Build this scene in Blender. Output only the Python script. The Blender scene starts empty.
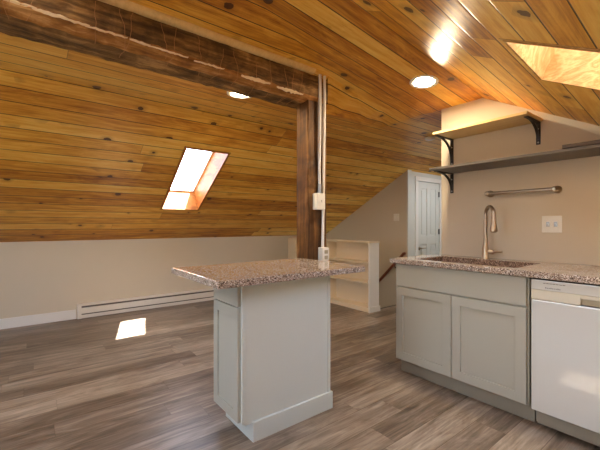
import bpy, bmesh, math, random
from mathutils import Vector, Matrix
random.seed(7)
C = bpy.context.scene.collection
SC = bpy.context.scene
PI = math.pi

# ------------------------------------------------------------------ helpers
def lin(r, g, b):
    def f(c):
        c /= 255.0
        return c / 12.92 if c <= 0.04045 else ((c + 0.055) / 1.055) ** 2.4
    return (f(r), f(g), f(b), 1.0)

OFF = {}            # accumulated world offset of each object that parents others

class MB:
    def __init__(self):
        self.bm = bmesh.new()
    def box(self, x0, x1, y0, y1, z0, z1, bev=0.0, seg=2):
        b = bmesh.new()
        bmesh.ops.create_cube(b, size=1.0)
        for v in b.verts:
            v.co = Vector((x0 + (v.co.x + .5) * (x1 - x0), y0 + (v.co.y + .5) * (y1 - y0), z0 + (v.co.z + .5) * (z1 - z0)))
        if bev > 0:
            bmesh.ops.bevel(b, geom=b.edges[:], offset=bev, segments=seg, profile=.6, affect='EDGES')
        self._add(b)
        return self
    def _add(self, b):
        me = bpy.data.meshes.new('tmp')
        b.to_mesh(me); b.free()
        self.bm.from_mesh(me)
        bpy.data.meshes.remove(me)
    def poly(self, pts):
        vs = [self.bm.verts.new(p) for p in pts]
        return self.bm.faces.new(vs)
    def prism(self, pts, d, bev=0.0):
        """closed polygon pts (3-D) extruded by the vector d"""
        b = bmesh.new(); d = Vector(d)
        n = len(pts)
        a = [b.verts.new(Vector(p)) for p in pts]
        c = [b.verts.new(Vector(p) + d) for p in pts]
        b.faces.new(a); b.faces.new(list(reversed(c)))
        for i in range(n):
            b.faces.new((a[i], c[i], c[(i + 1) % n], a[(i + 1) % n]))
        bmesh.ops.recalc_face_normals(b, faces=b.faces[:])
        if bev > 0:
            bmesh.ops.bevel(b, geom=b.edges[:], offset=bev, segments=2, profile=.6, affect='EDGES')
        self._add(b)
        return self
    def tube(self, pts, r, seg=12, caps=True):
        pts = [Vector(p) for p in pts]
        rs = r if isinstance(r, (list, tuple)) else [r] * len(pts)
        b = bmesh.new(); rings = []
        up = None
        for i, p in enumerate(pts):
            t = (pts[min(i + 1, len(pts) - 1)] - pts[max(i - 1, 0)]).normalized()
            if up is None:
                up = Vector((0, 0, 1)) if abs(t.z) < .9 else Vector((1, 0, 0))
            s = t.cross(up).normalized(); u2 = s.cross(t).normalized(); up = u2
            rings.append([b.verts.new(p + (s * math.cos(2 * PI * k / seg) + u2 * math.sin(2 * PI * k / seg)) * rs[i]) for k in range(seg)])
        for a, c in zip(rings, rings[1:]):
            for k in range(seg):
                b.faces.new((a[k], a[(k + 1) % seg], c[(k + 1) % seg], c[k]))
        if caps:
            b.faces.new(rings[0]); b.faces.new(rings[-1])
        bmesh.ops.recalc_face_normals(b, faces=b.faces[:])
        self._add(b)
        return self
    def lathe(self, prof, origin, axis, seg=32):
        """prof: (radius, height) pairs turned round axis through origin"""
        o = Vector(origin); ax = Vector(axis).normalized()
        s = ax.orthogonal().normalized(); t = ax.cross(s)
        b = bmesh.new(); rings = []
        for r, h in prof:
            if r < 1e-6:
                rings.append([b.verts.new(o + ax * h)])
            else:
                rings.append([b.verts.new(o + ax * h + (s * math.cos(2 * PI * k / seg) + t * math.sin(2 * PI * k / seg)) * r) for k in range(seg)])
        for a, c in zip(rings, rings[1:]):
            for k in range(seg):
                q = [a[k % len(a)], a[(k + 1) % len(a)], c[(k + 1) % len(c)], c[k % len(c)]]
                u = []
                for v in q:
                    if v not in u: u.append(v)
                if len(u) > 2:
                    b.faces.new(u)
        bmesh.ops.recalc_face_normals(b, faces=b.faces[:])
        self._add(b)
        return self
    def build(self, name, mat, parent=None, smooth=False, uv=None):
        me = bpy.data.meshes.new(name)
        off = Vector(OFF.get(parent.name, (0, 0, 0))) if parent else Vector((0, 0, 0))
        if uv:
            lay = self.bm.loops.layers.uv.new('UVMap')
            for f in self.bm.faces:
                for l in f.loops:
                    l[lay].uv = uv(l.vert.co, f.normal)
        if smooth:
            for f in self.bm.faces: f.smooth = True
        for v in self.bm.verts: v.co -= off
        self.bm.to_mesh(me); self.bm.free()
        o = bpy.data.objects.new(name, me); C.objects.link(o)
        if mat: me.materials.append(mat)
        if parent: o.parent = parent
        OFF[o.name] = tuple(off)
        if smooth:
            me.set_sharp_from_angle(angle=math.radians(38))
        return o

def thing(name, label, cat, loc=(0, 0, 0), group=None):
    o = bpy.data.objects.new(name, None); C.objects.link(o)
    o.location = loc; o.empty_display_size = .1
    OFF[o.name] = tuple(loc)
    o['label'] = label; o['category'] = cat
    if group: o['group'] = group
    return o
def tag(o, label, cat, group=None):
    o['label'] = label; o['category'] = cat
    if group: o['group'] = group
    return o
def struct(o, label, cat):
    o['kind'] = 'structure'; o['label'] = label; o['category'] = cat
    return o
def sthing(name, label, cat, loc=(0, 0, 0)):
    return struct(thing(name, label, cat, loc), label, cat)

# ------------------------------------------------------------------ materials
class NT:
    def __init__(self, name):
        self.m = bpy.data.materials.new(name); self.m.use_nodes = True
        self.t = self.m.node_tree; self.n = self.t.nodes; self.l = self.t.links
        self.b = self.n['Principled BSDF']
    def new(self, t, **k):
        n = self.n.new(t)
        for a, v in k.items(): setattr(n, a, v)
        return n
    def link(self, a, b): self.l.new(a, b)
    def math(self, op, a, b=None, c=None):
        n = self.new('ShaderNodeMath', operation=op)
        for i, v in enumerate((a, b, c)):
            if v is None: continue
            if isinstance(v, (int, float)): n.inputs[i].default_value = v
            else: self.link(v, n.inputs[i])
        return n.outputs[0]
    def comb(self, x, y, z=0.0):
        n = self.new('ShaderNodeCombineXYZ')
        for i, v in enumerate((x, y, z)):
            if isinstance(v, (int, float)): n.inputs[i].default_value = v
            else: self.link(v, n.inputs[i])
        return n.outputs[0]
    def ramp(self, f, stops, interp='LINEAR'):
        n = self.new('ShaderNodeValToRGB'); r = n.color_ramp; r.interpolation = interp
        while len(r.elements) < len(stops): r.elements.new(.5)
        for e, (p, c) in zip(r.elements, stops):
            e.position = p; e.color = c
        self.link(f, n.inputs[0])
        return n.outputs[0]
    def mix(self, f, a, b, blend='MIX'):
        n = self.new('ShaderNodeMix', data_type='RGBA', blend_type=blend)
        for i, v in ((0, f), (6, a), (7, b)):
            if isinstance(v, (int, float)): n.inputs[i].default_value = v
            elif isinstance(v, tuple): n.inputs[i].default_value = v
            else: self.link(v, n.inputs[i])
        return n.outputs[2]
    def noise(self, vec, scale, detail=4, rough=.55, dist=0.0):
        n = self.new('ShaderNodeTexNoise')
        n.inputs['Scale'].default_value = scale; n.inputs['Detail'].default_value = detail
        n.inputs['Roughness'].default_value = rough; n.inputs['Distortion'].default_value = dist
        if vec is not None: self.link(vec, n.inputs['Vector'])
        return n.outputs['Fac']
    def bump(self, h, strength=.3, dist=.002):
        n = self.new('ShaderNodeBump'); n.inputs['Strength'].default_value = strength; n.inputs['Distance'].default_value = dist
        self.link(h, n.inputs['Height']); self.link(n.outputs[0], self.b.inputs['Normal'])
    def obj(self):
        return self.new('ShaderNodeTexCoord').outputs['Object']
    def uv(self):
        return self.new('ShaderNodeTexCoord').outputs['UV']

def plain(name, col, rough=.5, metal=0.0, spec=.5, var=.03, scale=6.0, coat=0.0):
    k = NT(name)
    v = k.noise(k.obj(), scale, 3)
    a = tuple(max(0, c * (1 - var)) for c in col[:3]) + (1,)
    b = tuple(min(1, c * (1 + var)) for c in col[:3]) + (1,)
    k.link(k.mix(v, a, b), k.b.inputs['Base Color'])
    k.b.inputs['Roughness'].default_value = rough
    k.b.inputs['Metallic'].default_value = metal
    k.b.inputs['Specular IOR Level'].default_value = spec
    k.b.inputs['Coat Weight'].default_value = coat
    return k.m

def planks(name, w, L, tones, rough, groove=.03, knots=True, streak=1.0, seed=0.0, spec=.5, groovecol=.28, bumpd=.003, tone=.42):
    """boards along U, side by side along V, in metres"""
    k = NT(name)
    sp = k.new('ShaderNodeSeparateXYZ'); k.link(k.uv(), sp.inputs[0])
    u, v = sp.outputs[0], k.math('ADD', sp.outputs[1], 50.0 + seed)
    vr = k.math('DIVIDE', v, w)
    row = k.math('FLOOR', vr); fv = k.math('FRACT', vr)
    wn = k.new('ShaderNodeTexWhiteNoise', noise_dimensions='1D'); k.link(row, wn.inputs['W'])
    uu = k.math('DIVIDE', k.math('ADD', k.math('ADD', u, 40.0), k.math('MULTIPLY', wn.outputs['Value'], L * 3.7)), L)
    col = k.math('FLOOR', uu); fu = k.math('FRACT', uu)
    wn2 = k.new('ShaderNodeTexWhiteNoise', noise_dimensions='2D'); k.link(k.comb(row, col), wn2.inputs['Vector'])
    rnd = wn2.outputs['Value']
    us = k.math('ADD', u, k.math('MULTIPLY', rnd, 37.0))
    g1 = k.noise(k.comb(k.math('MULTIPLY', us, .9), k.math('MULTIPLY', v, 14.0), k.math('MULTIPLY', rnd, 9.0)), 1.6, 5, .6, .8)
    g2 = k.noise(k.comb(k.math('MULTIPLY', us, 3.0), k.math('MULTIPLY', v, 90.0), rnd), 1.0, 4, .6, .3)
    g3 = k.noise(k.comb(k.math('MULTIPLY', us, 2.2), k.math('MULTIPLY', v, 9.0), k.math('MULTIPLY', rnd, 5.0)), 1.0, 6, .65, 1.6)
    t = k.math('ADD', k.math('MULTIPLY', rnd, tone), k.math('ADD', k.math('MULTIPLY', g1, .42 * streak), (.42 - tone) / 2))
    t = k.math('ADD', t, k.math('MULTIPLY', k.math('SUBTRACT', g2, .5), .34 * streak))
    t = k.math('ADD', t, k.math('MULTIPLY', k.math('SUBTRACT', g3, .5), .5 * streak))
    c = k.ramp(t, tones)
    if knots:
        vo = k.new('ShaderNodeTexVoronoi'); vo.inputs['Scale'].default_value = 1.0; vo.inputs['Randomness'].default_value = .9
        wob = k.math('MULTIPLY', k.noise(k.comb(k.math('MULTIPLY', us, 20.), k.math('MULTIPLY', v, 20.)), 1.0, 2), .16)
        k.link(k.comb(k.math('MULTIPLY', us, 6.4), k.math('MULTIPLY', v, 7.0)), vo.inputs['Vector'])
        d = k.math('ADD', vo.outputs['Distance'], wob)
        sc = k.new('ShaderNodeSeparateColor'); k.link(vo.outputs['Color'], sc.inputs[0])
        on = k.math('GREATER_THAN', sc.outputs[0], .48)
        size = k.math('ADD', k.math('MULTIPLY', sc.outputs[1], .17), .10)
        rel = k.math('DIVIDE', d, size)
        halo = k.math('MULTIPLY', on, k.math('SUBTRACT', 1.0, k.math('SMOOTH_MIN', k.math('DIVIDE', rel, 2.2), 1.0, .1)))
        core = k.math('MULTIPLY', on, k.math('LESS_THAN', rel, 1.12))
        c = k.mix(k.math('MULTIPLY', halo, .75), c, lin(120, 60, 16))
        c = k.mix(k.math('MULTIPLY', core, .88), c, lin(66, 29, 10))
    e = k.math('MULTIPLY', k.math('ABSOLUTE', k.math('SUBTRACT', fv, .5)), 2.0)
    gr = k.math('GREATER_THAN', e, 1.0 - groove)
    eu = k.math('MULTIPLY', k.math('ABSOLUTE', k.math('SUBTRACT', fu, .5)), 2.0)
    gu = k.math('MULTIPLY', k.math('GREATER_THAN', eu, 1.0 - .004 / L), .45)
    gg = k.math('MAXIMUM', gr, gu)
    c2 = k.mix(gg, c, k.mix(1.0, c, (groovecol, groovecol * .85, groovecol * .7, 1), 'MULTIPLY'))
    k.link(c2, k.b.inputs['Base Color'])
    k.b.inputs['Roughness'].default_value = rough
    k.b.inputs['Specular IOR Level'].default_value = spec
    rr = k.math('ADD', k.math('MULTIPLY', g2, .12), rough - .06)
    k.link(rr, k.b.inputs['Roughness'])
    ramp_e = k.math('SUBTRACT', 1.0, k.math('POWER', e, 18.0))
    h = k.math('ADD', ramp_e, k.math('MULTIPLY', g2, .05))
    k.bump(h, .55, bumpd)
    return k.m

def granite(name, base):
    k = NT(name)
    o = k.obj()
    def vor(scale):
        v = k.new('ShaderNodeTexVoronoi'); v.inputs['Scale'].default_value = scale
        k.link(o, v.inputs['Vector'])
        s = k.new('ShaderNodeSeparateColor'); k.link(v.outputs['Color'], s.inputs[0])
        return s.outputs[0]
    c = k.ramp(vor(170.0), base, 'CONSTANT')
    c2 = k.ramp(vor(330.0), base, 'CONSTANT')
    cc = k.mix(k.math('GREATER_THAN', k.noise(o, 60., 3), .52), c, c2)
    cc = k.mix(k.math('MULTIPLY', k.noise(o, 9., 3), .35), cc, base[1][1])
    k.link(cc, k.b.inputs['Base Color'])
    k.b.inputs['Roughness'].default_value = .09
    k.b.inputs['Specular IOR Level'].default_value = .6
    return k.m

PINE = [(0.14, lin(138, 78, 20)), (.30, lin(184, 120, 34)), (.47, lin(214, 154, 54)), (.62, lin(232, 180, 76)), (.84, lin(244, 206, 108))]
VINYL = [(0.18, lin(58, 48, 39)), (.34, lin(90, 77, 64)), (.48, lin(112, 98, 84)), (.62, lin(136, 122, 107)), (.85, lin(168, 155, 140))]
GRAN = [(0.0, lin(50, 43, 39)), (.17, lin(140, 120, 106)), (.36, lin(166, 149, 134)), (.58, lin(196, 185, 172)), (.74, lin(104, 90, 81)), (.87, lin(228, 222, 213))]
SINKG = [(0.0, lin(66, 54, 48)), (.3, lin(122, 100, 88)), (.6, lin(146, 124, 110)), (.8, lin(88, 74, 66)), (.92, lin(176, 160, 146))]

M = {}
M['pine'] = planks('pine_boards', .138, 3.6, PINE, .40, groove=.050, seed=.02, spec=.45, groovecol=.08, tone=.38, streak=1.45)
M['vinyl'] = planks('grey_brown_planks', .17, 1.22, VINYL, .36, groove=.022, knots=False, streak=1.45, groovecol=.5, bumpd=.001, tone=.24)
M['granite'] = granite('speckled_granite', GRAN)
M['sinkstone'] = granite('dark_speckled_sink', SINKG)
M['wall'] = plain('greige_wall_paint', lin(204, 194, 174), .7, var=.015, spec=.25)
M['trim'] = plain('white_trim_paint', lin(226, 225, 220), .4, var=.01)
M['doorpaint'] = plain('white_door_paint', lin(208, 211, 206), .4, var=.01)
M['island'] = plain('pale_sage_cabinet_paint', lin(199, 206, 202), .42, var=.012)
M['cab'] = plain('warm_grey_cabinet_paint', lin(170, 170, 159), .42, var=.012)
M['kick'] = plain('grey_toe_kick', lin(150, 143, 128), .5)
M['dish'] = plain('white_enamel', lin(200, 203, 199), .22, spec=.6, var=.005, coat=1.0)
M['dishpanel'] = plain('cream_plastic', lin(208, 205, 188), .35, var=.005)
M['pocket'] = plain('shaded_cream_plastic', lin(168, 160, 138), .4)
M['dark'] = plain('dark_recess', lin(96, 90, 82), .6)  # dark colour stands in for the shade inside vent and heater slots
M['ink'] = plain('grey_print', lin(130, 130, 130), .5)
M['nickel'] = plain('brushed_nickel', lin(176, 162, 142), .28, metal=1.0, var=.04, scale=30)
M['black'] = plain('black_iron', lin(34, 30, 28), .45, var=.15, scale=40)
M['plastic'] = plain('white_plastic', lin(228, 224, 212), .4, var=.005)
M['galv'] = plain('galvanised_steel', lin(170, 170, 168), .35, metal=.7, var=.06, scale=30)
M['conduit'] = plain('painted_conduit', lin(232, 229, 222), .4, var=.02)
M['rail'] = plain('red_brown_varnish', lin(112, 58, 32), .35, var=.12, scale=18)
M['slate'] = plain('grey_painted_shelf', lin(98, 92, 84), .45, var=.06, scale=14)
M['umber'] = plain('dark_stained_board', lin(70, 56, 42), .5, var=.15, scale=14)
M['shelfwhite'] = plain('cream_bookcase_paint', lin(226, 212, 184), .45, var=.015)
M['heater'] = plain('white_enamelled_steel', lin(222, 216, 204), .4, var=.01)

def streaky(name, stops, axis, rough=.5, s_long=1.2, s_across=22., patch=2.5, bump=.5, dist=.004):
    k = NT(name)
    sp = k.new('ShaderNodeSeparateXYZ'); k.link(k.obj(), sp.inputs[0])
    o = [sp.outputs[0], sp.outputs[1], sp.outputs[2]]
    vec = k.comb(*[k.math('MULTIPLY', o[i], s_long if i == axis else s_across) for i in range(3)])
    a = k.noise(vec, 1.0, 6, .65, .8)
    p = k.noise(k.obj(), patch, 5, .6, .5)
    t = k.math('ADD', k.math('MULTIPLY', a, .6), k.math('MULTIPLY', p, .55))
    k.link(k.ramp(k.math('SUBTRACT', t, .08), stops), k.b.inputs['Base Color'])
    k.b.inputs['Roughness'].default_value = rough
    k.b.inputs['Specular IOR Level'].default_value = .3
    k.bump(a, bump, dist)
    return k.m
M['beam'] = streaky('old_hewn_timber', [(.28, lin(40, 29, 18)), (.42, lin(86, 64, 38)), (.53, lin(124, 94, 56)), (.66, lin(186, 148, 92))], 0, .7, 3.0, 30., 5.0, .9, .008)
M['beamred'] = streaky('worn_red_timber', [(.28, lin(78, 50, 24)), (.42, lin(130, 86, 40)), (.54, lin(170, 120, 62)), (.68, lin(220, 174, 112))], 0, .65, 3.0, 26., 6.0, .8, .006)
M['post'] = streaky('dark_red_post_timber', [(.32, lin(38, 23, 11)), (.45, lin(72, 45, 18)), (.55, lin(98, 64, 27)), (.70, lin(148, 106, 56))], 2, .6, 1.6, 26., 4.0, .6, .005)
M['scar'] = streaky('pale_split_wood', [(.3, lin(214, 176, 124)), (.5, lin(240, 218, 176)), (.8, lin(250, 238, 210))], 0, .6)
M['string'] = plain('pale_string', lin(176, 128, 78), .7, var=.1)
M['ply'] = streaky('plywood_shaft', [(.28, lin(138, 80, 30)), (.44, lin(178, 114, 48)), (.51, lin(140, 82, 32)), (.58, lin(182, 118, 52)), (.66, lin(146, 86, 34)), (.8, lin(176, 112, 48))], 1, .5, 1.0, 6.0, 2.0, .1)
M['ply2'] = streaky('pale_plywood_shaft', [(.30, lin(190, 146, 84)), (.40, lin(206, 164, 102)), (.43, lin(174, 128, 68)), (.47, lin(208, 166, 104)), (.51, lin(176, 130, 70)), (.55, lin(210, 170, 108)), (.59, lin(178, 132, 72)), (.65, lin(206, 164, 102)), (.7, lin(176, 130, 70)), (.85, lin(204, 160, 98))], 1, .55, 1.6, 4.0, 3.0, .1)
M['board'] = streaky('pale_pine_board', [(.25, lin(200, 168, 110)), (.5, lin(222, 192, 134)), (.8, lin(232, 206, 152))], 1, .45, 1.0, 40., 2.0, .1)

def emit(name, col, s):
    k = NT(name)
    k.b.inputs['Base Color'].default_value = (1, 1, 1, 1)
    k.b.inputs['Emission Color'].default_value = col
    k.b.inputs['Emission Strength'].default_value = s
    return k.m
M['lamp'] = emit('lamp_lens', (1.0, .80, .54, 1), 190.0)

M['fill_lamp'] = emit('fill_lamp_lens', (.92, .95, 1.0, 1), 125.0)  # only for the added lamps out of view
def glass(name):
    m = bpy.data.materials.new(name); m.use_nodes = True
    t = m.node_tree; t.nodes.clear()
    out = t.nodes.new('ShaderNodeOutputMaterial'); mx = t.nodes.new('ShaderNodeMixShader')
    tr = t.nodes.new('ShaderNodeBsdfTransparent'); gl = t.nodes.new('ShaderNodeBsdfGlossy'); lw = t.nodes.new('ShaderNodeLayerWeight')
    gl.inputs['Roughness'].default_value = .02; lw.inputs[0].default_value = .5
    pw = t.nodes.new('ShaderNodeMath'); pw.operation = 'POWER'; pw.inputs[1].default_value = 5.0
    fr = t.nodes.new('ShaderNodeMath'); fr.operation = 'MULTIPLY_ADD'; fr.inputs[1].default_value = .7; fr.inputs[2].default_value = .06
    t.links.new(lw.outputs['Facing'], pw.inputs[0]); t.links.new(pw.outputs[0], fr.inputs[0])
    tr.inputs[0].default_value = (.95, .97, .98, 1)
    t.links.new(fr.outputs[0], mx.inputs[0]); t.links.new(tr.outputs[0], mx.inputs[1]); t.links.new(gl.outputs[0], mx.inputs[2])
    t.links.new(mx.outputs[0], out.inputs[0])
    return m
M['glass'] = glass('clear_glass')

# ------------------------------------------------------------------ camera
F = 346.0
SA, CA = .7903, .6127
EYE = 1.18
cam = bpy.data.cameras.new('camera'); co = bpy.data.objects.new('camera', cam); C.objects.link(co)
cam.sensor_width = 36.0; cam.sensor_fit = 'HORIZONTAL'; cam.lens = F / 600.0 * 36.0
cam.clip_start = .02
co.location = (0, 0, EYE); co.rotation_euler = (PI / 2, 0, -math.atan2(CA, SA))
SC.camera = co

# ------------------------------------------------------------------ room shell
XF, XK, XS, XB = -3.0, 2.93, 4.65, 6.6      # front wall, kitchen wall, stair wall, back of the hall
YL, YR = 5.17, -0.95                        # knee walls
YFR, YFL = 1.33, 1.69                       # folds of the ceiling over the kitchen
YA = 2.96                                   # where the left slope starts
def tilt(x):  return .12 * (XK - max(1.0, min(x, XK)))
def hflat(x): return 2.225 + tilt(x)
def hright(x, y): return 2.225 - .537 * (YFR - y) + tilt(x)
KNEE = .985
SL = (2.2 - KNEE) / (YL - YA)
def hleft(y): return 2.2 - SL * (y - YA)

# floor with the stair opening
f = MB()
SX0, SX1, SY0, SY1 = 3.80, XS, 3.17, YL
xs = [XF, SX0, SX1, XB]; ys = [YR, SY0, YL]
for i in range(3):
    for j in range(2):
        if i == 1 and j == 1: continue
        f.poly([(xs[i], ys[j], 0), (xs[i + 1], ys[j], 0), (xs[i + 1], ys[j + 1], 0), (xs[i], ys[j + 1], 0)])
struct(f.build('floor', M['vinyl'], uv=lambda p, n: (p.x, p.y)), 'grey-brown wood-look plank floor', 'floor')

# ceiling: right slope, level strip, strip to the beam, left slope; each with its skylight opening
SKY_L = (1.245, 1.71, 3.415, 4.45)          # x0 x1 y0 y1
SKY_R = (1.705, 2.165, -.36, .675)
SKY_B = (-1.55, -.45, -.36, .675)          # wide unseen one, added behind the camera for daylight
c = MB()
def lskew(x, y):
    return x + .058 * (y - 3.93) if SKY_L[0] - .01 < x < SKY_L[1] + .01 else x
def patch(xs, ys, fn, hole=(), fx=lambda x, y: x):
    for i in range(len(xs) - 1):
        for j in range(len(ys) - 1):
            cx, cy = (xs[i] + xs[i + 1]) / 2, (ys[j] + ys[j + 1]) / 2
            if any(h[0] < cx < h[1] and h[2] < cy < h[3] for h in hole): continue
            c.poly([(fx(x, y), y, fn(x, y)) for x, y in ((xs[i], ys[j]), (xs[i], ys[j + 1]), (xs[i + 1], ys[j + 1]), (xs[i + 1], ys[j]))])
xr = [XF, SKY_B[0], SKY_B[1], 1.0, SKY_R[0], SKY_R[1], XK, XK + .12]
patch(xr, [YR, SKY_R[2], SKY_R[3], YFR], hright, (SKY_R, SKY_B))
patch([XF, 1.0, 1.92, XK, XK + .12], [YFR, YFL], lambda x, y: hflat(x))
TRIMY, TRIMH = 2.09, 2.398
def hmid(x, y):
    a = (y - YFL) / (TRIMY - YFL)
    return hflat(x) * (1 - a) + TRIMH * a
patch([XF, 1.0, 1.92], [YFL, TRIMY], hmid)
XE = 1.915                                  # end of the beam
def hfar(x, y):
    t = max(0.0, min(1.0, (x - 1.92) / (XK - 1.92)))
    pts0 = [(YFL, hflat(1.92)), (TRIMY, TRIMH), (2.36, 2.2), (YA, 2.2)]
    pts1 = [(YFL, 2.225), (TRIMY, 2.222), (2.36, 2.212), (YA, 2.2)]
    def ev(p):
        for (a, h0), (b, h1) in zip(p, p[1:]):
            if y <= b + 1e-6: return h0 + (h1 - h0) * (y - a) / (b - a)
        return p[-1][1]
    return ev(pts0) * (1 - t) + ev(pts1) * t
patch([1.92, 2.25, 2.6, XK, 3.05, XB], [YFL, TRIMY, 2.36, YA], hfar)
patch([3.05, XB], [1.55, YFL], lambda x, y: 2.225)
patch([XF, 1.92], [2.36, YA], lambda x, y: 2.2)
c.poly([(XF, TRIMY, TRIMH), (1.92, TRIMY, TRIMH), (1.92, 2.372, 2.42), (XF, 2.372, 2.42)])
c.poly([(XF, 2.372, 2.42), (1.92, 2.372, 2.42), (1.92, 2.36, 2.2), (XF, 2.36, 2.2)])
c.poly([(1.92, TRIMY, TRIMH), (1.92, 2.36, 2.2), (1.92, 2.372, 2.42)])
patch([XF, SKY_L[0], SKY_L[1], XS, XB], [YA, SKY_L[2], SKY_L[3], YL], lambda x, y: hleft(y), (SKY_L,), lskew)
# board coordinates: along the ridge, and the distance measured round the folds
def cuv(p, n):
    y = p.y
    return (p.x, y * 1.0 if YFR <= y <= YA else (YFR + (y - YFR) * 1.135 if y < YFR else YA + (y - YA) * 1.141))
struct(c.build('ceiling', M['pine'], uv=cuv), 'varnished knotty pine board ceiling over the attic', 'ceiling')

def wall(name, label, pts, d, mat='wall'):
    return struct(MB().prism(pts, d).build(name, M[mat]), label, 'wall')
wall('wall_left', 'low greige knee wall under the left roof slope', [(XF, YL, -.02), (XS, YL, -.02), (XS, YL, KNEE + .06), (XF, YL, KNEE + .06)], (0, .1, 0))
wall('wall_right', 'low knee wall under the right roof slope', [(XF, YR, -.02), (XK + .12, YR, -.02), (XK + .12, YR, 1.35), (XF, YR, 1.35)], (0, -.1, 0))
gable = [(YR, -.02), (YFL, -.02), (YFL, 2.226), (YFR, 2.226), (YR, hright(XK, YR) + .001)]
wall('wall_kitchen', 'warm greige gable wall behind the kitchen counter', [(XK, y, z) for y, z in gable], (.12, 0, 0))
# stair wall follows the left slope down to the knee wall
wall('wall_stair', 'beige sloped-top wall beside the stair', [(XS, 3.26, -1.6), (XS, YL + .1, -1.6), (XS, YL + .1, hleft(YL + .1) + .03), (XS, 3.26, hleft(3.26) + .03)], (.1, 0, 0))
# door wall as pieces round the doorway
DX0, DX1, DZ = 4.93, 5.58, 1.90
HD = hleft(3.26) + .03
w = MB()
w.box(XS + .1, DX0, 3.26, 3.36, -.02, HD); w.box(DX1, XB, 3.26, 3.36, -.02, HD); w.box(DX0, DX1, 3.26, 3.36, DZ, HD)
w.box(XS - .004, XS + .1, 3.24, 3.262, -.02, hleft(3.24) + .02)
struct(w.build('wall_closet', M['doorpaint']), 'white painted wall with the panelled door', 'wall')
wall('wall_hall', 'wall closing the far end of the passage', [(XB, 1.5, -.02), (XB, YL, -.02), (XB, YL, 2.3), (XB, 1.5, 2.3)], (.1, 0, 0))
wall('wall_passage', 'wall along the passage behind the kitchen', [(XK + .12, 1.55, -.02), (XB, 1.55, -.02), (XB, 1.55, 2.3), (XK + .12, 1.55, 2.3)], (0, -.1, 0))
wall('wall_closet_back', 'knee wall inside the closet', [(XS, YL, -.02), (XB, YL, -.02), (XB, YL, KNEE + .06), (XS, YL, KNEE + .06)], (0, .1, 0))
# front gable wall behind the camera; its unseen window is added for daylight
WY0, WY1, WZ0, WZ1 = 1.2, 2.6, .75, 1.9
w = MB()
w.box(XF - .12, XF, YR - .1, WY0, -.02, 2.6); w.box(XF - .12, XF, WY1, YL + .1, -.02, 2.6)
w.box(XF - .12, XF, WY0, WY1, -.02, WZ0); w.box(XF - .12, XF, WY0, WY1, WZ1, 2.6)
struct(w.build('wall_front', M['wall']), 'gable wall with the added window', 'wall')
wn = sthing('added_window', 'unseen white-framed gable window added to let in daylight', 'window', (XF, (WY0 + WY1) / 2, WZ0))
fr = MB()
ym = (WY0 + WY1) / 2
for a, b, z0, z1 in ((WY0, WY1, WZ0, WZ0 + .05), (WY0, WY1, WZ1 - .05, WZ1), (WY0, WY0 + .05, WZ0, WZ1), (WY1 - .05, WY1, WZ0, WZ1), (ym - .03, ym + .03, WZ0, WZ1)):
    fr.box(XF - .09, XF - .03, a, b, z0, z1)
fr.build('window_frame', M['trim'], wn)
MB().poly([(XF - .06, WY0, WZ0), (XF - .06, WY1, WZ0), (XF - .06, WY1, WZ1), (XF - .06, WY0, WZ1)]) and None
g = MB(); g.poly([(XF - .06, WY0, WZ0), (XF - .06, WY1, WZ0), (XF - .06, WY1, WZ1), (XF - .06, WY0, WZ1)])
g.build('window_pane', M['glass'], wn)

# skylights: shaft lined with plywood, white sash, pane
def skylight(name, label, r, fn, nrm, depth, sash, fx=lambda x, y: x):
    x0, x1, y0, y1 = r
    n = Vector(nrm).normalized()
    inn = [Vector((fx(x, y), y, fn(x, y))) for x, y in ((x0, y0), (x1, y0), (x1, y1), (x0, y1))]
    out = [p + n * depth for p in inn]
    t = sthing(name, label, 'window', tuple((inn[0] + inn[2]) / 2))
    s = MB()
    cen = sum(inn, Vector()) / 4
    for i in range(4):
        a, b = inn[i], inn[(i + 1) % 4]; c0, d0 = out[(i + 1) % 4], out[i]
        mid = (a + b) / 2; ov = (mid - cen); ov = ov - n * ov.dot(n); ov = ov.normalized() * .02
        e = (b - a).normalized() * .02
        s.prism([a - e, b + e, c0 + e, d0 - e], ov)
    s.build('shaft_lining', M['ply' if sash else 'ply2'], t)
    # narrow wood bead round the opening, on the room side
    q = MB()
    for i in range(4):
        a, b = inn[i], inn[(i + 1) % 4]
        mid = (a + b) / 2; ov = (mid - cen); ov = (ov - n * ov.dot(n)).normalized()
        e = (b - a).normalized()
        q.prism([a - e * .001 - ov * .008 - n * .004, b + e * .001 - ov * .008 - n * .004, b + e * .006 + ov * .006 - n * .004, a - e * .006 + ov * .006 - n * .004], n * .02)
    q.build('opening_bead', M['ply' if sash else 'ply2'], t)
    fm = MB()
    for i in range(4):
        a, b = out[i], out[(i + 1) % 4]
        mid = (a + b) / 2; ov = (mid - cen); ov = (ov - n * ov.dot(n)).normalized()
        e = (b - a).normalized()
        fm.prism([a - e * .05 + ov * .05, b + e * .05 + ov * .05, b - e * .02 - ov * .022, a + e * .02 - ov * .022], n * .08)
    fm.build('sash_frame', M['trim'], t)
    gp = MB(); gp.poly([p + n * .03 for p in out]); gp.build('sash_pane', M['glass'], t)
    return t
skylight('window_1', 'skylight over the knee wall in the left pine slope', SKY_L, lambda x, y: hleft(y), (0, SL, 1), .28, True, lskew)
skylight('window_2', 'skylight in the pine slope above the dishwasher', SKY_R, hright, (0, -.537, 1), .28, False)
skylight('added_skylight', 'unseen wide skylight added in the right slope behind the camera for daylight', SKY_B, hright, (0, -.537, 1), .28, False)

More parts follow.
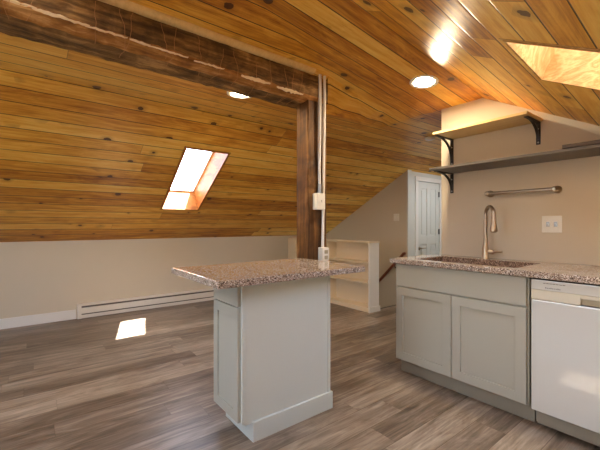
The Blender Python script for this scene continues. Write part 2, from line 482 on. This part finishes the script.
# stairwell and stair
w = MB()
w.box(SX0 - .1, SX0, SY0, YL, -1.6, -.001); w.box(SX0 - .1, SX1, YL, YL + .1, -1.6, -.021)
struct(w.build('wall_stairwell', M['wall']), 'wall of the stair opening below the floor', 'wall')
w = MB()
for i in range(6):
    y0 = SY0 + .02 + .22 * i
    z = -.21 * (i + 1)
    w.box(SX0, SX1, y0, y0 + .25, z - .04, z); w.box(SX0, SX1, y0 - .0, y0 + .02, z, z + .17)
struct(w.build('floor_stair', M['rail']), 'stair going down behind the low bookcase', 'stairs')
struct(MB().box(SX0, SX1, SY0 - .012, SY0 + .006, -.03, .003).build('trim_2', M['umber']), 'dark nosing at the head of the stair', 'trim')
struct(MB().box(XF, .44, YL - .016, YL, 0, .118, .004).box(2.92, XS, YL - .016, YL, .0, .118, .004).build('baseboard_left', M['trim']), 'white baseboard along the left knee wall', 'baseboard')
# quarter-round along the beam, pale lath on its far side
q = MB()
for x0, x1 in ((XF, 1.755),):
    pts = [(x0, TRIMY + .012, TRIMH + .002), (x0, TRIMY - .034, TRIMH + .002)] + [(x0, TRIMY - .034 * math.cos(a), TRIMH - .03 * math.sin(a)) for a in (.3, .6, .9, 1.2)] + [(x0, TRIMY + .012, TRIMH - .03)]
    q.prism(pts, (x1 - x0, 0, 0))
struct(q.build('trim_1', M['board']), 'pale quarter-round strip along the old beam', 'trim')
struct(MB().box(XF, 1.72, 2.355, 2.378, 2.180, 2.204, .003).build('trim_3', M['pine'], uv=lambda p, n: (p.x, p.y)), 'thin pine edge strip on the far side of the beam', 'trim')

# door in the closet wall
d = sthing('door_1', 'white panelled door at the end of the passage', 'door', ((DX0 + DX1) / 2, 3.26, 0))
fr = MB()
for a, b, z0, z1 in ((DX0 - .07, DX0 + .005, 0, DZ - .006), (DX1 - .005, DX1 + .07, 0, DZ - .006), (DX0 - .07, DX1 + .07, DZ - .005, DZ + .065)):
    fr.box(a, b, 3.243, 3.262, z0, z1, .004)
fr.build('door_casing', M['trim'], d)
lf = MB()
lf.box(DX0 + .008, DX1 - .008, 3.275, 3.305, .01, DZ - .008)
dw = DX1 - DX0
cols = [(DX0 + .008, DX0 + .105), (DX0 + dw / 2 - .045, DX0 + dw / 2 + .045), (DX1 - .105, DX1 - .008)]
for a, b in cols: lf.box(a, b, 3.262, 3.28, .01, DZ - .008, .003)
for (a, b), (c0, d0) in zip(cols, cols[1:]):
    for z0, z1 in ((.01, .22), (.86, 1.0), (DZ - .12, DZ - .008)): lf.box(b - .001, c0 + .001, 3.264, 3.28, z0, z1, .003)
for (a, b), (c0, d0) in zip(cols, cols[1:]):
    for z0, z1 in ((.25, .83), (1.03, DZ - .15)): lf.box(b + .03, c0 - .03, 3.268, 3.28, z0, z1, .005)
leaf = lf.build('door_leaf', M['doorpaint'], d)
h = MB(); hx = DX0 + .06; hz = .80
h.lathe([(0, 0), (.03, 0), (.03, .006), (.022, .012), (.0105, .014), (.0105, .045), (0, .045)], (hx, 3.262, hz), (0, -1, 0))
h.tube([(hx, 3.222, hz), (hx + .03, 3.216, hz), (hx + .07, 3.214, hz + .002), (hx + .115, 3.216, hz)], [.009, .009, .008, .0065])
h.build('door_handle', M['nickel'], leaf, smooth=True)
for z in (.25, 1.02, 1.66):
    h = MB(); h.tube([(DX1 - .006, 3.256, z), (DX1 - .006, 3.256, z + .09)], .007); h.box(DX1 - .03, DX1 - .004, 3.258, 3.263, z, z + .09)
    h.build('hinge', M['black'], d)

# ------------------------------------------------------------------ beam, post, conduits
bm_t = thing('ceiling_beam', 'dark rough-hewn old timber beam along the pine ceiling', 'beam', (-.5, 2.2, 2.2))
def hewn(x0, x1, prof, n, amp, seed):
    rnd = random.Random(seed)
    m = MB(); rows = []
    for i in range(n + 1):
        x = x0 + (x1 - x0) * i / n
        lift = .034 * max(-.2, min(1.3, (1.72 - x) / 1.6))
        rows.append([m.bm.verts.new((x, y + rnd.uniform(-amp, amp), z + rnd.uniform(-amp, amp) + lift * max(0.0, min(1.0, (2.26 - y) / .12)))) for y, z in prof])
    return m, rows
BP = [(2.36, 2.205), (2.356, 2.172), (2.30, 2.165), (2.24, 2.168), (2.185, 2.166), (2.15, 2.17), (2.118, 2.178), (2.103, 2.20), (2.098, 2.25), (2.10, 2.31), (2.104, 2.372)]
def strip(lo, hi, name, mat, seed=3, amp=.0045):
    m, rows = hewn(XF + .02, XE, BP, 110, amp, seed)
    for a, b in zip(rows, rows[1:]):
        for k in range(lo, hi):
            m.bm.faces.new((a[k], a[k + 1], b[k + 1], b[k]))
    bmesh.ops.delete(m.bm, geom=[v for v in m.bm.verts if not v.link_faces], context='VERTS')
    return m
m = strip(7, 10, '', None)
# end cap and hidden top close the beam
for x in (XE,):
    m.poly([(x, 2.352, 2.17), (x, 2.10, 2.17), (x, 2.10, 2.385), (x, 2.352, 2.205)])
m.build('hewn_side', M['beam'], bm_t)
strip(4, 7, '', None).build('worn_edge', M['beamred'], bm_t)
strip(0, 4, '', None).build('underside', M['beam'], bm_t)
def scar(x0, x1, y, z, wid, seed):
    rnd = random.Random(seed); m = MB(); n = max(6, int((x1 - x0) / .015)); top = []; bot = []
    for i in range(n + 1):
        t = i / n; hh = wid * (.2 + .8 * math.sin(PI * min(.97, max(.03, t)))) * rnd.uniform(.45, 1.2)
        x = x0 + (x1 - x0) * t; j = rnd.uniform(-.003, .003)
        top.append((x, y - .002, z + j + hh)); bot.append((x, y + .012, z + j - hh))
    m.prism(top + bot[::-1], (0, .012, .004))
    o = m.build('pale_scar', M['scar'], bm_t); o['label'] = 'pale split streak'
def arris(x): return 2.186 + .034 * max(-.2, min(1.3, (1.72 - x) / 1.6))
for i, a in enumerate(((1.13, 1.36, .010), (1.42, 1.66, .011), (.0, .16, .006), (.14, .24, .005), (.22, .42, .003), (.43, .54, .004), (.52, .76, .0025), (.80, 1.0, .003), (-.3, .02, .007))):
    scar(a[0], a[1], 2.096, arris((a[0] + a[1]) / 2), a[2], i)
rnd = random.Random(5)
for i in range(16):
    x = -.15 + 1.85 * i / 15 + rnd.uniform(-.05, .05); a = arris(x); p = []; s_ = rnd.choice((-1, 1))
    k0 = rnd.uniform(.10, .2); k1 = rnd.uniform(.03, .2)
    for k in range(9):
        t = k / 8; d = k0 + k1; q = t * d
        x += s_ * rnd.uniform(-.004, .013)
        if q < k0: p.append((x, 2.0955, a + k0 - q + .012))
        else: p.append((x, 2.10 + (q - k0) * 1.1, a - .022 - .02 * min(1, (q - k0) * 8) - (.004 if q - k0 > .02 else 0) ))
    MB().tube(p, .0011, 6).build('string', M['string'], bm_t)

PX0, PX1, PY0, PY1 = 1.725, 1.925, 2.122, 2.275
pm = MB(); rnd = random.Random(11); rows = []
for i in range(41):
    z = 2.172 * i / 40
    r = lambda: rnd.uniform(-.0028, .0028)
    ch = .008
    rows.append([pm.bm.verts.new((x + r(), y + r(), z)) for x, y in ((PX0 + ch, PY0), ((PX0 + PX1) / 2, PY0), (PX1 - ch, PY0), (PX1, PY0 + ch), (PX1, PY1 - ch), (PX1 - ch, PY1), (PX0 + ch, PY1), (PX0, PY1 - ch), (PX0, PY0 + ch))])
for a, b in zip(rows, rows[1:]):
    for k in range(9): pm.bm.faces.new((a[k], a[(k + 1) % 9], b[(k + 1) % 9], b[k]))
pm.bm.faces.new(rows[0][::-1]); pm.bm.faces.new(rows[-1])
tag(pm.build('wooden_post', M['post']), 'dark red-brown timber post standing behind the island and carrying the beam', 'post')

CY = PY0 - .017
tag(MB().tube([(1.826, CY - .012, 2.385), (1.826, CY - .012, 2.2), (1.828, CY, 1.56), (1.830, CY, 1.51)], .0115, 14).build('electrical_conduit', M['conduit'], smooth=True), 'thin pale conduit down the post ending above the switch box', 'conduit', 'conduits on the post')
tag(MB().tube([(1.874, CY - .012, 2.385), (1.874, CY - .012, 2.2), (1.873, CY, 1.5), (1.864, CY, 1.0), (1.862, CY, .985)], .0115, 14).build('electrical_conduit', M['conduit'], smooth=True), 'long pale conduit down the post past the switch box to the outlet box', 'conduit', 'conduits on the post')
t = thing('switch_box', 'white surface switch box on the post at mid height', 'switch', (1.785, PY0, 1.30))
MB().box(1.770, 1.852, PY0 - .058, PY0 - .002, 1.302, 1.432, .006).build('housing', M['plastic'], t)
MB().box(1.773, 1.849, PY0 - .064, PY0 - .058, 1.305, 1.429, .002).build('cover_plate', M['plastic'], t)
MB().box(1.805, 1.817, PY0 - .078, PY0 - .064, 1.358, 1.380, .003).build('toggle', M['plastic'], t)
MB().tube([(1.830, PY0 - .018, 1.432), (1.830, PY0 - .018, 1.455), (1.830, PY0 - .018, 1.51)], [.018, .0155, .0155], 14).build('connector', M['galv'], t, smooth=True)
t = thing('outlet_box', 'pale outlet box at the foot of the post by the countertop', 'outlet', (1.83, PY0, .87))
MB().box(1.828, 1.896, PY0 - .055, PY0 - .002, .87, 1.000, .006).build('housing', M['plastic'], t)
MB().box(1.830, 1.894, PY0 - .061, PY0 - .055, .873, .997, .002).build('cover_plate', M['conduit'], t)
for z in (.905, .95):
    MB().box(1.846, 1.878, PY0 - .064, PY0 - .061, z, z + .030, .004).build('receptacle', M['pocket'], t)

# ------------------------------------------------------------------ island
def shaker(mb, face, a0, a1, z0, z1, axis, sgn, rail=.062, th=.02, rec=.009):
    """a framed door on the plane coordinate = face, thickness going to sgn; axis 'y': spans y on an x plane"""
    def bx(u0, u1, v0, v1, d0, d1, bev):
        lo, hi = sorted((face + sgn * d0, face + sgn * d1))
        if axis == 'y': mb.box(lo, hi, u0, u1, v0, v1, bev)
        else: mb.box(u0, u1, lo, hi, v0, v1, bev)
    bx(a0, a0 + rail, z0, z1, 0, th, .0025); bx(a1 - rail, a1, z0, z1, 0, th, .0025)
    bx(a0 + rail - .001, a1 - rail + .001, z0, z0 + rail, 0, th, .0025); bx(a0 + rail - .001, a1 - rail + .001, z1 - rail, z1, 0, th, .0025)
    bx(a0 + rail - .004, a1 - rail + .004, z0 + rail - .004, z1 - rail + .004, 0, th - rec, .0)
    return mb

IX0, IX1, IY0, IY1 = .885, 1.52, 1.655, 1.97
isl = thing('kitchen_island', 'pale sage kitchen island cabinet under the free-standing granite top', 'cabinet', ((IX0 + IX1) / 2, (IY0 + IY1) / 2, 0))
b = MB()
b.box(IX0, IX1, IY0, IY1, .115, .8755); b.box(IX0 + .075, IX1, IY0 + .002, IY1 - .002, 0, .12)
b.build('carcass', M['island'], isl)
MB().box(IX0 + .018, IX1 - .016, IY0 - .006, IY0, .10, .8755, .0015).build('end_panel', M['island'], isl)
MB().box(IX0 - .001, IX0 + .021, IY0 - .012, IY0, .115, .8755, .002).build('corner_stile', M['island'], isl)
MB().box(IX1 - .018, IX1 + .002, IY0 - .012, IY0, .10, .8755, .002).build('corner_stile', M['island'], isl)
bb = MB(); bb.box(IX0 + .062, IX1 + .016, IY0 - .020, IY0 - .004, 0, .108, .003); bb.box(IX1 + .001, IX1 + .016, IY0 - .01, IY1, 0, .108, .003)
bb.box(IX0 + .062, IX0 + .078, IY0 - .012, IY1, 0, .108, .002)
bb.build('base_moulding', M['island'], isl)
dd = MB(); shaker(dd, IX0, IY0 + .004, IY1 - .004, .122, .735, 'y', -1, rail=.055); dd.build('door', M['cab'], isl)
MB().box(IX0 - .02, IX0, IY0 + .004, IY1 - .004, .742, .872, .0025).build('drawer', M['cab'], isl)

def slab(x0, x1, y0, y1, z0, z1):
    return MB().box(x0, x1, y0, y1, z0, z1, .006, 3)
tag(slab(.69, 1.712, 1.515, 2.206, .877, .914).build('island_countertop', M['granite']), 'speckled pinkish-grey granite top on the island, overhanging towards the heater', 'countertop')

# ------------------------------------------------------------------ kitchen run
KX = 2.32                                   # cabinet box front
SY_0, SY_1 = .784, 1.718
ct = thing('sink_cabinet', 'warm grey two-door base cabinet under the sink', 'cabinet', (2.6, 1.25, 0))
b = MB()
b.box(KX, KX + .018, SY_0, SY_1, .114, .875); 
for a_, b_ in ((SY_1 - .018, SY_1), (SY_0, SY_0 + .018)):
    b.box(KX + .018, XK - .003, a_, b_, .114, .875); b.box(KX + .070, XK - .003, a_, b_, .0, .114)
b.box(KX + .02, KX + .022, SY_0 + .02, SY_1 - .02, .13, .87)
b.box(KX + .018, XK - .003, SY_0 + .018, SY_1 - .018, .114, .132)
b.build('carcass', M['cab'], ct)
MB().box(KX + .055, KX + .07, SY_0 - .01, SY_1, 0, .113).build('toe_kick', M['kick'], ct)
mid = 1.256
for a, bb_ in ((mid + .0025, SY_1 - .004), (SY_0 + .010, mid - .0025)):
    o = shaker(MB(), KX, a, bb_, .120, .690, 'y', -1, rail=.062); o.build('door', M['cab'], ct)
MB().box(KX - .02, KX, SY_0 + .010, SY_1 - .004, .700, .872, .0025).build('false_drawer_front', M['cab'], ct)

# granite worktop with a cut-out for the sink
QX0, QX1, QY0, QY1 = 2.365, 2.785, .865, 1.60
WX0, WY_0, WY_1 = 2.272, -.62, 1.750
w = MB()
for x0, x1, y0, y1 in ((WX0, QX0, WY_0, WY_1), (QX1, XK - .001, WY_0, WY_1), (QX0, QX1, WY_0, QY0), (QX0, QX1, QY1, WY_1)):
    w.box(x0, x1, y0, y1, .877, .914)
bmesh.ops.remove_doubles(w.bm, verts=w.bm.verts[:], dist=.0002)
w.box(WX0 - .003, WX0 + .004, WY_0, WY_1 + .003, .880, .911, .003); w.box(WX0, XK - .001, WY_1 - .004, WY_1 + .003, .880, .911, .003)
tag(w.build('kitchen_countertop', M['granite']), 'long speckled granite worktop along the kitchen wall over sink and dishwasher', 'countertop')
s = MB()
e = .001; tk = .016
s.box(QX0 + e, QX0 + tk, QY0 + e, QY1 - e, .70, .9125, .003); s.box(QX1 - tk, QX1 - e, QY0 + e, QY1 - e, .70, .9125, .003)
s.box(QX0 + tk, QX1 - tk, QY0 + e, QY0 + tk, .70, .9125, .003); s.box(QX0 + tk, QX1 - tk, QY1 - tk, QY1 - e, .70, .9125, .003); s.box(QX0 + e, QX1 - e, QY0 + e, QY1 - e, .688, .699)
t = thing('kitchen_sink', 'dark brown speckled stone sink set in the worktop', 'sink', (2.57, 1.2, .69))
s.build('basin', M['sinkstone'], t)
MB().lathe([(0, 0), (.045, 0), (.045, .004), (.03, .004), (.02, .001), (0, .001)], (2.58, 1.2, .70), (0, 0, 1)).build('drain', M['nickel'], t, smooth=True)

# faucet
FX, FY = 2.835, 1.262
t = thing('kitchen_faucet', 'brushed nickel pull-down faucet behind the sink', 'faucet', (FX, FY, .914))
fb = MB().lathe([(0, 0), (.031, 0), (.031, .006), (.028, .012), (.027, .07), (.025, .085), (.0185, .12), (.0145, .17), (0, .17)], (FX, FY, .914), (0, 0, 1))
fb.build('base', M['nickel'], t, smooth=True)
dx, dy = -math.cos(math.radians(49)), -math.sin(math.radians(49))
R = .062; zt = .914 + .345
pts = [(FX, FY, .914 + .16), (FX, FY, .914 + .25), (FX, FY, zt - .01)]
for k in range(0, 15):
    a = PI * k / 14
    pts.append((FX + dx * R * (1 - math.cos(a)), FY + dy * R * (1 - math.cos(a)), zt + R * math.sin(a)))
ex, ey = FX + dx * 2 * R, FY + dy * 2 * R
pts.append((ex + dx * .003, ey + dy * .003, zt - .02))
MB().tube(pts, .0142, 16).build('spout', M['nickel'], t, smooth=True)
MB().lathe([(0, 0), (.0150, 0), (.0160, -.03), (.0185, -.055), (.0255, -.095), (.0255, -.112), (.017, -.122), (0, -.122)], (ex + dx * .003, ey + dy * .003, zt - .015), (0, 0, 1)).build('spray_head', M['nickel'], t, smooth=True)
hm = MB(); hz = .914 + .055
hm.lathe([(0, .02), (.017, .02), (.018, .055), (.014, .062), (0, .062)], (FX, FY, hz), (.05, -1, .0))
hm.tube([(FX, FY - .055, hz), (FX - .004, FY - .085, hz + .004), (FX - .008, FY - .125, hz + .006)], [.009, .0095, .006], 12)
hm.build('lever', M['nickel'], t, smooth=True)

# dishwasher
DY0, DY1 = .165, .764
t = thing('dishwasher', 'white built-in dishwasher to the right of the sink cabinet', 'dishwasher', (2.6, .47, 0))
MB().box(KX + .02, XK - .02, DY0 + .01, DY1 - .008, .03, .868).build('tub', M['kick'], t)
MB().box(2.285, KX + .02, DY0, DY1, .115, .753, .006, 3).build('door', M['dish'], t)
MB().box(2.283, KX + .02, DY0, DY1, .812, .868, .004, 3).build('control_panel', M['dish'], t)
PA, PB = .535, .385
hs = MB(); hs.box(2.285, KX + .02, PA, DY1, .755, .811, .003); hs.box(2.285, KX + .02, DY0, PB, .755, .811, .003); hs.box(2.285, KX + .02, PB - .001, PA + .001, .790, .811, .003)
hs.build('handle_strip', M['dishpanel'], t)
MB().box(2.300, KX + .019, PB, PA, .757, .790).build('handle_pocket', M['pocket'], t)  # darker cream, the shade of the recess is put into the colour
for k in range(7):
    vs = MB().box(2.2818, 2.2835, .600 + .0152 * k, .613 + .0152 * k, .8500, .8530).build('vent_slot', M['dark'], t)
v = MB()
for k in range(9): v.box(2.2820, 2.2835, .622 + .0082 * k, .628 + .0082 * k, .8225, .8285 + (.002 if k in (1, 5, 8) else 0))
v.build('brand_mark', M['ink'], t)
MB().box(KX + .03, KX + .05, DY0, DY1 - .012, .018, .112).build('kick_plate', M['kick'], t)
b = MB(); b.box(KX, XK - .003, -.61, DY0 - .005, .114, .875)
# next cabinet beyond the dishwasher (outside the picture, carries the worktop)
ct2 = thing('base_cabinet', 'warm grey base cabinet on the far side of the dishwasher', 'cabinet', (2.6, -.2, 0))
b.build('carcass', M['cab'], ct2)
MB().box(KX + .055, KX + .07, -.61, DY0 - .005, 0, .118).build('toe_kick', M['kick'], ct2)
shaker(MB(), KX, -.605, DY0 - .012, .12, .69, 'y', -1).build('door', M['cab'], ct2)
MB().box(KX - .02, KX, -.605, DY0 - .012, .70, .872, .0025).build('drawer', M['cab'], ct2)

# ------------------------------------------------------------------ kitchen wall things
UZ = 1.932
sh = MB().box(2.64, XK - .001, .905, 1.600, UZ, UZ + .019, .002)
tag(sh.build('wall_shelf', M['board']), 'upper pale wooden shelf on black brackets', 'shelf', 'shelves on the kitchen wall')
LZ = 1.632
sh = MB().box(2.60, XK - .001, -.35, 1.610, LZ, LZ + .019, .002)
tag(sh.build('wall_shelf', M['slate']), 'lower long grey painted shelf above the towel bar', 'shelf', 'shelves on the kitchen wall')
tag(MB().box(2.595, 2.70, -.30, .70, LZ + .0195, LZ + .043, .003).build('wooden_board', M['umber']), 'dark narrow board lying on the right part of the grey shelf', 'board')
def bracket(y, z, arm, leg, label):
    t = thing('shelf_bracket', label, 'bracket', (XK, y, z), 'black iron shelf brackets')
    MB().box(XK - .006, XK, y - .014, y + .014, z - leg, z, .0015).build('wall_leg', M['black'], t)
    MB().box(XK - arm, XK, y - .014, y + .014, z - .006, z, .0015).build('arm', M['black'], t)
    pts = []
    n = 10
    for k in range(n + 1):
        a = k / n * PI / 2
        px = XK - .01 - (arm * .80) * (1 - math.cos(a)) ; pz = z - leg * .78 + (leg * .76) * math.sin(a)
        pts.append((px, pz))
    m = MB()
    for (x0, z0), (x1, z1) in zip(pts, pts[1:]):
        dx, dz = x1 - x0, z1 - z0; L = math.hypot(dx, dz); nx, nz = -dz / L * .005, dx / L * .005
        m.prism([(x0 - nx, y - .009, z0 - nz), (x1 - nx, y - .009, z1 - nz), (x1 + nx, y - .009, z1 + nz), (x0 + nx, y - .009, z0 + nz)], (0, .018, 0))
    m.build('brace', M['black'], t)
    for q in (.3, .9): MB().lathe([(0, 0), (.006, 0), (.005, .003), (0, .004)], (XK - .006, y, z - leg * q), (-1, 0, 0), 12).build('screw', M['galv'], t)
bracket(1.590, UZ, .255, .235, 'black bracket under the left end of the upper wooden shelf')
bracket(.932, UZ, .235, .165, 'black bracket under the right end of the upper wooden shelf')
bracket(1.590, LZ, .27, .172, 'black bracket under the left end of the grey shelf')

t = thing('towel_bar', 'brushed nickel towel bar under the grey shelf', 'towel bar', (XK, 1.04, 1.43))
MB().tube([(XK - .062, .815, 1.43), (XK - .062, 1.265, 1.43)], .0125, 16).build('bar', M['nickel'], t, smooth=True)
for y in (.815, 1.265):
    MB().lathe([(0, 0), (.027, 0), (.027, .006), (.020, .014), (.0125, .02), (.0125, .045), (.017, .048), (.019, .060), (.017, .074), (.01, .080), (0, .078)], (XK, y, 1.43), (-1, 0, 0)).build('bracket', M['nickel'], t, smooth=True)

t = thing('switch_plate', 'white two-gang switch plate on the kitchen wall right of the faucet', 'switch', (XK, .85, 1.18))
MB().box(XK - .006, XK, .787, .909, 1.125, 1.245, .003).build('plate', M['plastic'], t)
for y in (.825, .871):
    q = MB(); q.box(XK - .009, XK - .005, y - .011, y + .011, 1.168, 1.203, .002); q.box(XK - .015, XK - .008, y - .005, y + .005, 1.176, 1.19, .002); q.build('switch_toggle', M['galv'], t)
t = thing('light_switch', 'small white switch plate on the sloped-top stair wall', 'switch', (XS, 3.458, 1.30))
MB().box(XS - .006, XS, 3.405, 3.51, 1.245, 1.36, .003).build('plate', M['plastic'], t)
for y in (3.435, 3.48): MB().box(XS - .012, XS - .005, y - .006, y + .006, 1.288, 1.316, .002).build('switch_toggle', M['plastic'], t)

# ------------------------------------------------------------------ bookcase, handrail, heater
BX0, BX1, BY0, BY1, BH = 3.575, 3.775, 3.095, 4.955, .955
t = thing('bookcase', 'low cream open bookcase guarding the stair opening', 'bookcase', ((BX0 + BX1) / 2, (BY0 + BY1) / 2, 0))
MB().box(BX0, BX1, BY0, BY0 + .02, 0, BH - .02, .002).build('side_panel', M['trim'], t)
MB().box(BX0, BX1, 4.735, BY1, 0, BH - .02, .002).build('end_panel', M['shelfwhite'], t)
MB().box(BX0, BX1, 3.925, 3.945, .055, BH - .02, .001).build('divider', M['shelfwhite'], t)
MB().box(BX0 - .006, BX1 + .004, BY0 - .006, BY1, BH - .02, BH, .003).build('top_board', M['shelfwhite'], t)
MB().box(BX0 + .004, BX1, BY0 + .02, 4.735, .0, .058, .002).build('base_board', M['shelfwhite'], t)
MB().box(BX1 - .012, BX1 - .002, BY0 + .02, 4.735, .058, BH - .02).build('back_panel', M['shelfwhite'], t)
MB().box(BX0 - .012, BX1 + .012, BY0 - .014, BY0, 0, .075, .003).build('base_moulding', M['trim'], t)
for z in (.38, .655):
    for a, b_ in ((BY0 + .02, 3.925), (3.945, 4.735)):
        MB().box(BX0 + .006, BX1 - .012, a, b_, z, z + .019, .001).build('shelf', M['shelfwhite'], t)

t = thing('handrail', 'red-brown wooden handrail sloping down the stair wall', 'handrail', (XS - .06, 3.3, .7))
hp = [(XS - .06, 3.255, .735), (XS - .06, 3.28, .735), (XS - .06, 3.31, .70)] + [(XS - .06, 3.31 + .2 * k, .70 - .2 * k) for k in range(1, 8)]
MB().tube(hp, .022, 14).build('rail', M['rail'], t, smooth=True)
for y in (3.45, 4.3):
    z = .70 - (y - 3.31)
    MB().tube([(XS, y, z - .07), (XS - .05, y, z - .06), (XS - .06, y, z - .015)], .006, 8).build('rail_bracket', M['black'], t)

HX0, HX1 = .448, 2.90
t = thing('baseboard_heater', 'long white electric baseboard heater along the left knee wall', 'heater', ((HX0 + HX1) / 2, YL - .03, 0))
L_ = (HX1 - HX0 - .02, 0, 0); hx = HX0 + .01
MB().prism([(hx, YL - .001, .008), (hx, YL - .001, .186), (hx, YL - .058, .186), (hx, YL - .066, .180), (hx, YL - .066, .162), (hx, YL - .060, .162), (hx, YL - .060, .178), (hx, YL - .012, .178), (hx, YL - .012, .008)], L_).build('back_casing', M['heater'], t)
MB().prism([(hx, YL - .066, .066), (hx, YL - .066, .130), (hx, YL - .056, .138), (hx, YL - .054, .130), (hx, YL - .060, .124), (hx, YL - .060, .066)], L_).build('front_cover', M['heater'], t)
MB().prism([(hx, YL - .062, .008), (hx, YL - .062, .050), (hx, YL - .056, .050), (hx, YL - .056, .014), (hx, YL - .012, .014), (hx, YL - .012, .008)], L_).build('bottom_rail', M['heater'], t)
for x in (HX0, HX1 - .045):
    MB().box(x, x + .045, YL - .07, YL - .001, .005, .188, .003).build('end_cap', M['heater'], t)
MB().box(HX0 + .045, HX1 - .045, YL - .050, YL - .022, .018, .158).build('dark_backing', M['dark'], t)  # solid dark backing, puts the slot shade into the colour

# ------------------------------------------------------------------ recessed lights
def can(x, y, h, n, label, r=.082, mat='lamp'):
    t = thing('recessed_light', label, 'ceiling light', (x, y, h), 'recessed ceiling lights')
    n = Vector(n).normalized()
    MB().lathe([(r, .004), (r + .004, -.002), (r + .018, -.006), (r + .028, -.003), (r + .028, .003)], (x, y, h), n, 40).build('trim_ring', M['trim'], t, smooth=True)
    MB().lathe([(0, -.003), (r * .6, -.003), (r, .002)], (x, y, h), n, 40).build('lens', M[mat], t, smooth=True)
lx, ly = 2.40, 1.53
can(lx, ly, hflat(lx) - .001, (.12, 0, 1), 'round recessed ceiling light near the kitchen wall', .078)
can(5.2, 2.35, 2.199, (0, 0, 1), 'unseen recessed fill light added in the passage behind the kitchen wall', .078, 'fill_lamp')  # added hidden lamp, stands in for daylight on the passage door
for x, y, h, l in ((-.55, 1.53, hflat(0), 'over the open floor beyond the island'), (-2.1, 1.53, hflat(0), 'near the gable window'), (-1.3, 2.6, 2.2, 'left of the beam near the gable window')):
    can(x, y, h - .001, (0, 0, 1), 'unseen recessed fill light added ' + l, .078, 'fill_lamp')  # unseen lamps added behind the camera to brighten the room
can(1.28, 2.402, 2.199, (0, 0, 1), 'round recessed ceiling light half hidden behind the old beam', .078)

# pale round fixture on the slope, glimpsed left of the upper shelf
fx, fy = 3.7, 2.28
tag(MB().lathe([(0, -.028), (.035, -.028), (.055, -.02), (.06, 0), (0, 0)], (fx, fy, 2.206), (0, 0, 1)).build('ceiling_fixture', M['plastic'], smooth=True), 'small pale round fixture on the pine ceiling left of the upper shelf', 'ceiling fixture')

# ------------------------------------------------------------------ light
sun = bpy.data.lights.new('sun', 'SUN'); so = bpy.data.objects.new('sun', sun); C.objects.link(so)
sun.energy = 34.0; sun.angle = math.radians(.6); sun.color = (1.0, .98, .95)
so.rotation_euler = Vector((-.307, .168, -1)).to_track_quat('-Z', 'Y').to_euler()
W = bpy.data.worlds.new('world'); SC.world = W; W.use_nodes = True
nt = W.node_tree; bg = nt.nodes['Background']
sky = nt.nodes.new('ShaderNodeTexSky'); sky.sky_type = 'NISHITA'; sky.sun_disc = False
sky.sun_elevation = math.radians(70); sky.sun_rotation = math.radians(120); sky.dust_density = 3.0; sky.air_density = 1.0
mx = nt.nodes.new('ShaderNodeMix'); mx.data_type = 'RGBA'; mx.inputs[0].default_value = .45
nt.links.new(sky.outputs[0], mx.inputs[6]); mx.inputs[7].default_value = (2.8, 3.2, 3.8, 1)
nt.links.new(mx.outputs[2], bg.inputs[0]); bg.inputs[1].default_value = 1.5

SC.view_settings.view_transform = 'Standard'; SC.view_settings.look = 'None'
SC.view_settings.gamma = 1.0; SC.view_settings.use_curve_mapping = False
SC.view_settings.exposure = 1.22
SC.cycles.max_bounces = 10; SC.cycles.diffuse_bounces = 8; SC.cycles.glossy_bounces = 4; SC.cycles.transparent_max_bounces = 12
SC.cycles.sample_clamp_indirect = 8.0
SC.cycles.caustics_reflective = False; SC.cycles.caustics_refractive = False
